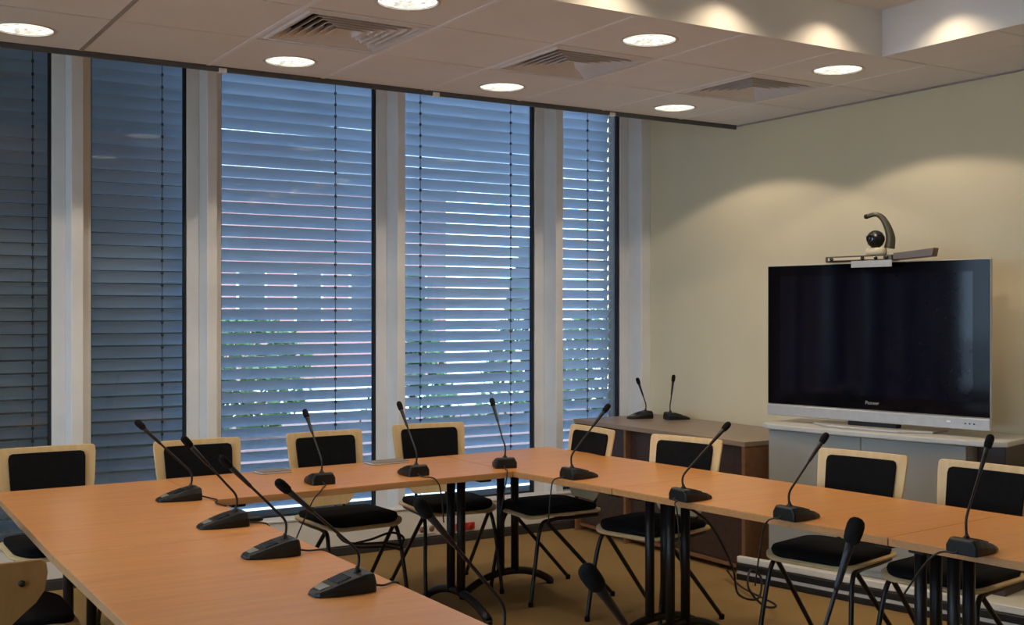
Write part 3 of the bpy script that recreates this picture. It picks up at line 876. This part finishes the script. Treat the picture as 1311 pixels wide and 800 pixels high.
# ------------------------------------------------------------------ sockets on the plinth, loose cables
so = empty('wall_socket', (3.66, 6.478, 0.095), 0, 'red double power socket on the white plinth behind the table legs', 'socket')
MB().box(-0.07, 0.07, -0.014, 0.0, -0.022, 0.022).build('faceplate', M['red'], so, 0.003)
for x in (-0.034, 0.034):
    MB().lathe([(0.001, 0), (0.016, 0), (0.017, 0.003), (0.001, 0.002)], 14, Matrix.Translation((x, -0.0142, 0)) @ Matrix.Rotation(R(90), 4, 'X')).build('outlet', M['red'], so)
so = empty('wall_socket', (3.38, 6.478, 0.105), 0, 'white power socket on the plinth, left of the red one', 'socket')
MB().box(-0.07, 0.07, -0.012, 0.0, -0.03, 0.03).build('faceplate', M['white'], so, 0.003)
for x in (-0.034, 0.034):
    MB().lathe([(0.001, 0), (0.018, 0), (0.019, 0.003), (0.001, 0.002)], 14, Matrix.Translation((x, -0.0122, 0)) @ Matrix.Rotation(R(90), 4, 'X')).build('outlet', M['walnut'], so)

c1 = MB().tube(bez([(3.12, 3.74, 0.685), (3.36, 3.80, 0.56), (3.55, 3.86, 0.34), (3.70, 3.98, 0.17), (3.86, 4.02, 0.12), (3.92, 4.06, 0.20), (3.88, 4.09, 0.24), (3.82, 4.04, 0.17), (3.90, 4.02, 0.08), (4.05, 4.10, 0.05), (4.25, 4.55, 0.02), (4.36, 4.78, 0.05)], 7), 0.0055, 6).build('loose_cable', M['cable'])
tag(c1, 'dark looped cable hanging from the right row to the cabinet base', 'cable')
c2 = MB().tube(bez([(2.17, 5.06, 0.425), (2.20, 5.03, 0.39), (2.28, 5.02, 0.375), (2.40, 5.03, 0.365), (2.50, 5.06, 0.34), (2.53, 5.09, 0.37), (2.46, 5.08, 0.40), (2.34, 5.05, 0.385), (2.24, 5.05, 0.37), (2.30, 5.08, 0.345), (2.44, 5.10, 0.33), (2.52, 5.06, 0.31)], 7), 0.006, 6).build('loose_cable', M['cable'])
tag(c2, 'dark coiled cable bundle hanging below the third window chair', 'cable')
c3 = MB().tube(bez([(3.95, 2.60, 0.18), (4.0, 2.75, 0.22), (4.15, 2.85, 0.16), (4.25, 2.62, 0.20), (4.15, 2.45, 0.14), (4.0, 2.55, 0.11), (4.2, 2.9, 0.10), (4.4, 3.0, 0.1)], 7), 0.008, 6).build('loose_cable', M['cable'])
tag(c3, 'dark cable tangle near the floor at the lower right corner', 'cable')

# ------------------------------------------------------------------ outdoors
g = MB().box(-60, XL-0.15, -60, 90, -0.25, -0.12).box(XL-0.15, 60, 6.9, 10.6, -0.25, -0.12).box(XL-0.15, 60, 16.5, 90, -0.25, -0.12).build('ground', M['concrete']); tag(g, kind='structure')
pv = MB().box(XL-0.15, 60, 10.6, 16.5, -0.25, -0.118).build('ground_paving', M['pave']); tag(pv, kind='structure')
b = empty('building', (0, 0, 0), 0, 'dark olive building wing close outside the two left windows', 'building')
MB().box(-1.4, 2.22, 7.35, 12.0, -0.12, 14.0).build('wall', M['dark_render'], b)  # volume added to keep daylight off the two left blinds
MB().box(-1.5, 2.27, 7.30, 12.1, 14.0, 14.2).build('roof', M['roof'], b)
b = empty('building', (0, 0, 0), 0, 'low pink rendered building seen through the blind gaps', 'building')
MB().box(7.6, 13.6, 25.0, 32.0, -0.12, 4.3).build('wall', M['pink'], b)
MB().box(7.4, 13.8, 24.8, 32.2, 4.3, 4.5).build('roof', M['roof'], b)
for k in range(4):
    fr = MB().box(8.3+1.35*k, 9.0+1.35*k, 24.95, 25.02, 1.2, 2.6).build('window', M['white'], b)
    MB().box(8.36+1.35*k, 8.94+1.35*k, 24.93, 24.96, 1.26, 2.54).build('pane', M['lens'], fr)

def shrub(x, y, h, r, n, label, cone=True):
    t = empty('shrub', (x, y, -0.12), 0, label, 'shrub', 'shrubs outside the windows')
    MB().tube([(0, 0, 0), (0, 0, h*0.5)], [0.05, 0.03], 6).build('stem', M['bark'], t)
    m = MB()
    for k in range(n):
        z = random.random()**0.8 * h
        rr = r*(1 - z/h if cone else math.sqrt(max(0.02, 1-(2*z/h-1)**2))) * math.sqrt(random.uniform(0.25, 1)) + 0.03
        a = random.uniform(0, 2*PI)
        c = Vector((rr*math.cos(a), rr*math.sin(a), z+0.04))
        u = Vector((random.uniform(-1,1), random.uniform(-1,1), random.uniform(-1,1))).normalized()
        v = u.orthogonal().normalized()
        s = 0.09
        m.add([c-u*s, c+v*s*0.45, c+u*s, c-v*s*0.45], [(0, 1, 2, 3)])
    o = m.build('foliage', M['leaf'], t); o['kind'] = 'stuff'
shrub(7.4, 14.6, 2.1, 0.75, 1700, 'conical green shrub outside the wide blue window, right part')
shrub(4.9, 14.4, 1.5, 0.85, 1500, 'rounded green shrub outside the wide blue window, left part', False)
shrub(9.2, 14.4, 2.6, 0.85, 2000, 'tall conical green shrub outside the window with broken white gaps')
shrub(10.9, 14.8, 1.6, 0.80, 1400, 'rounded green shrub outside the window with broken gaps, right part', False)
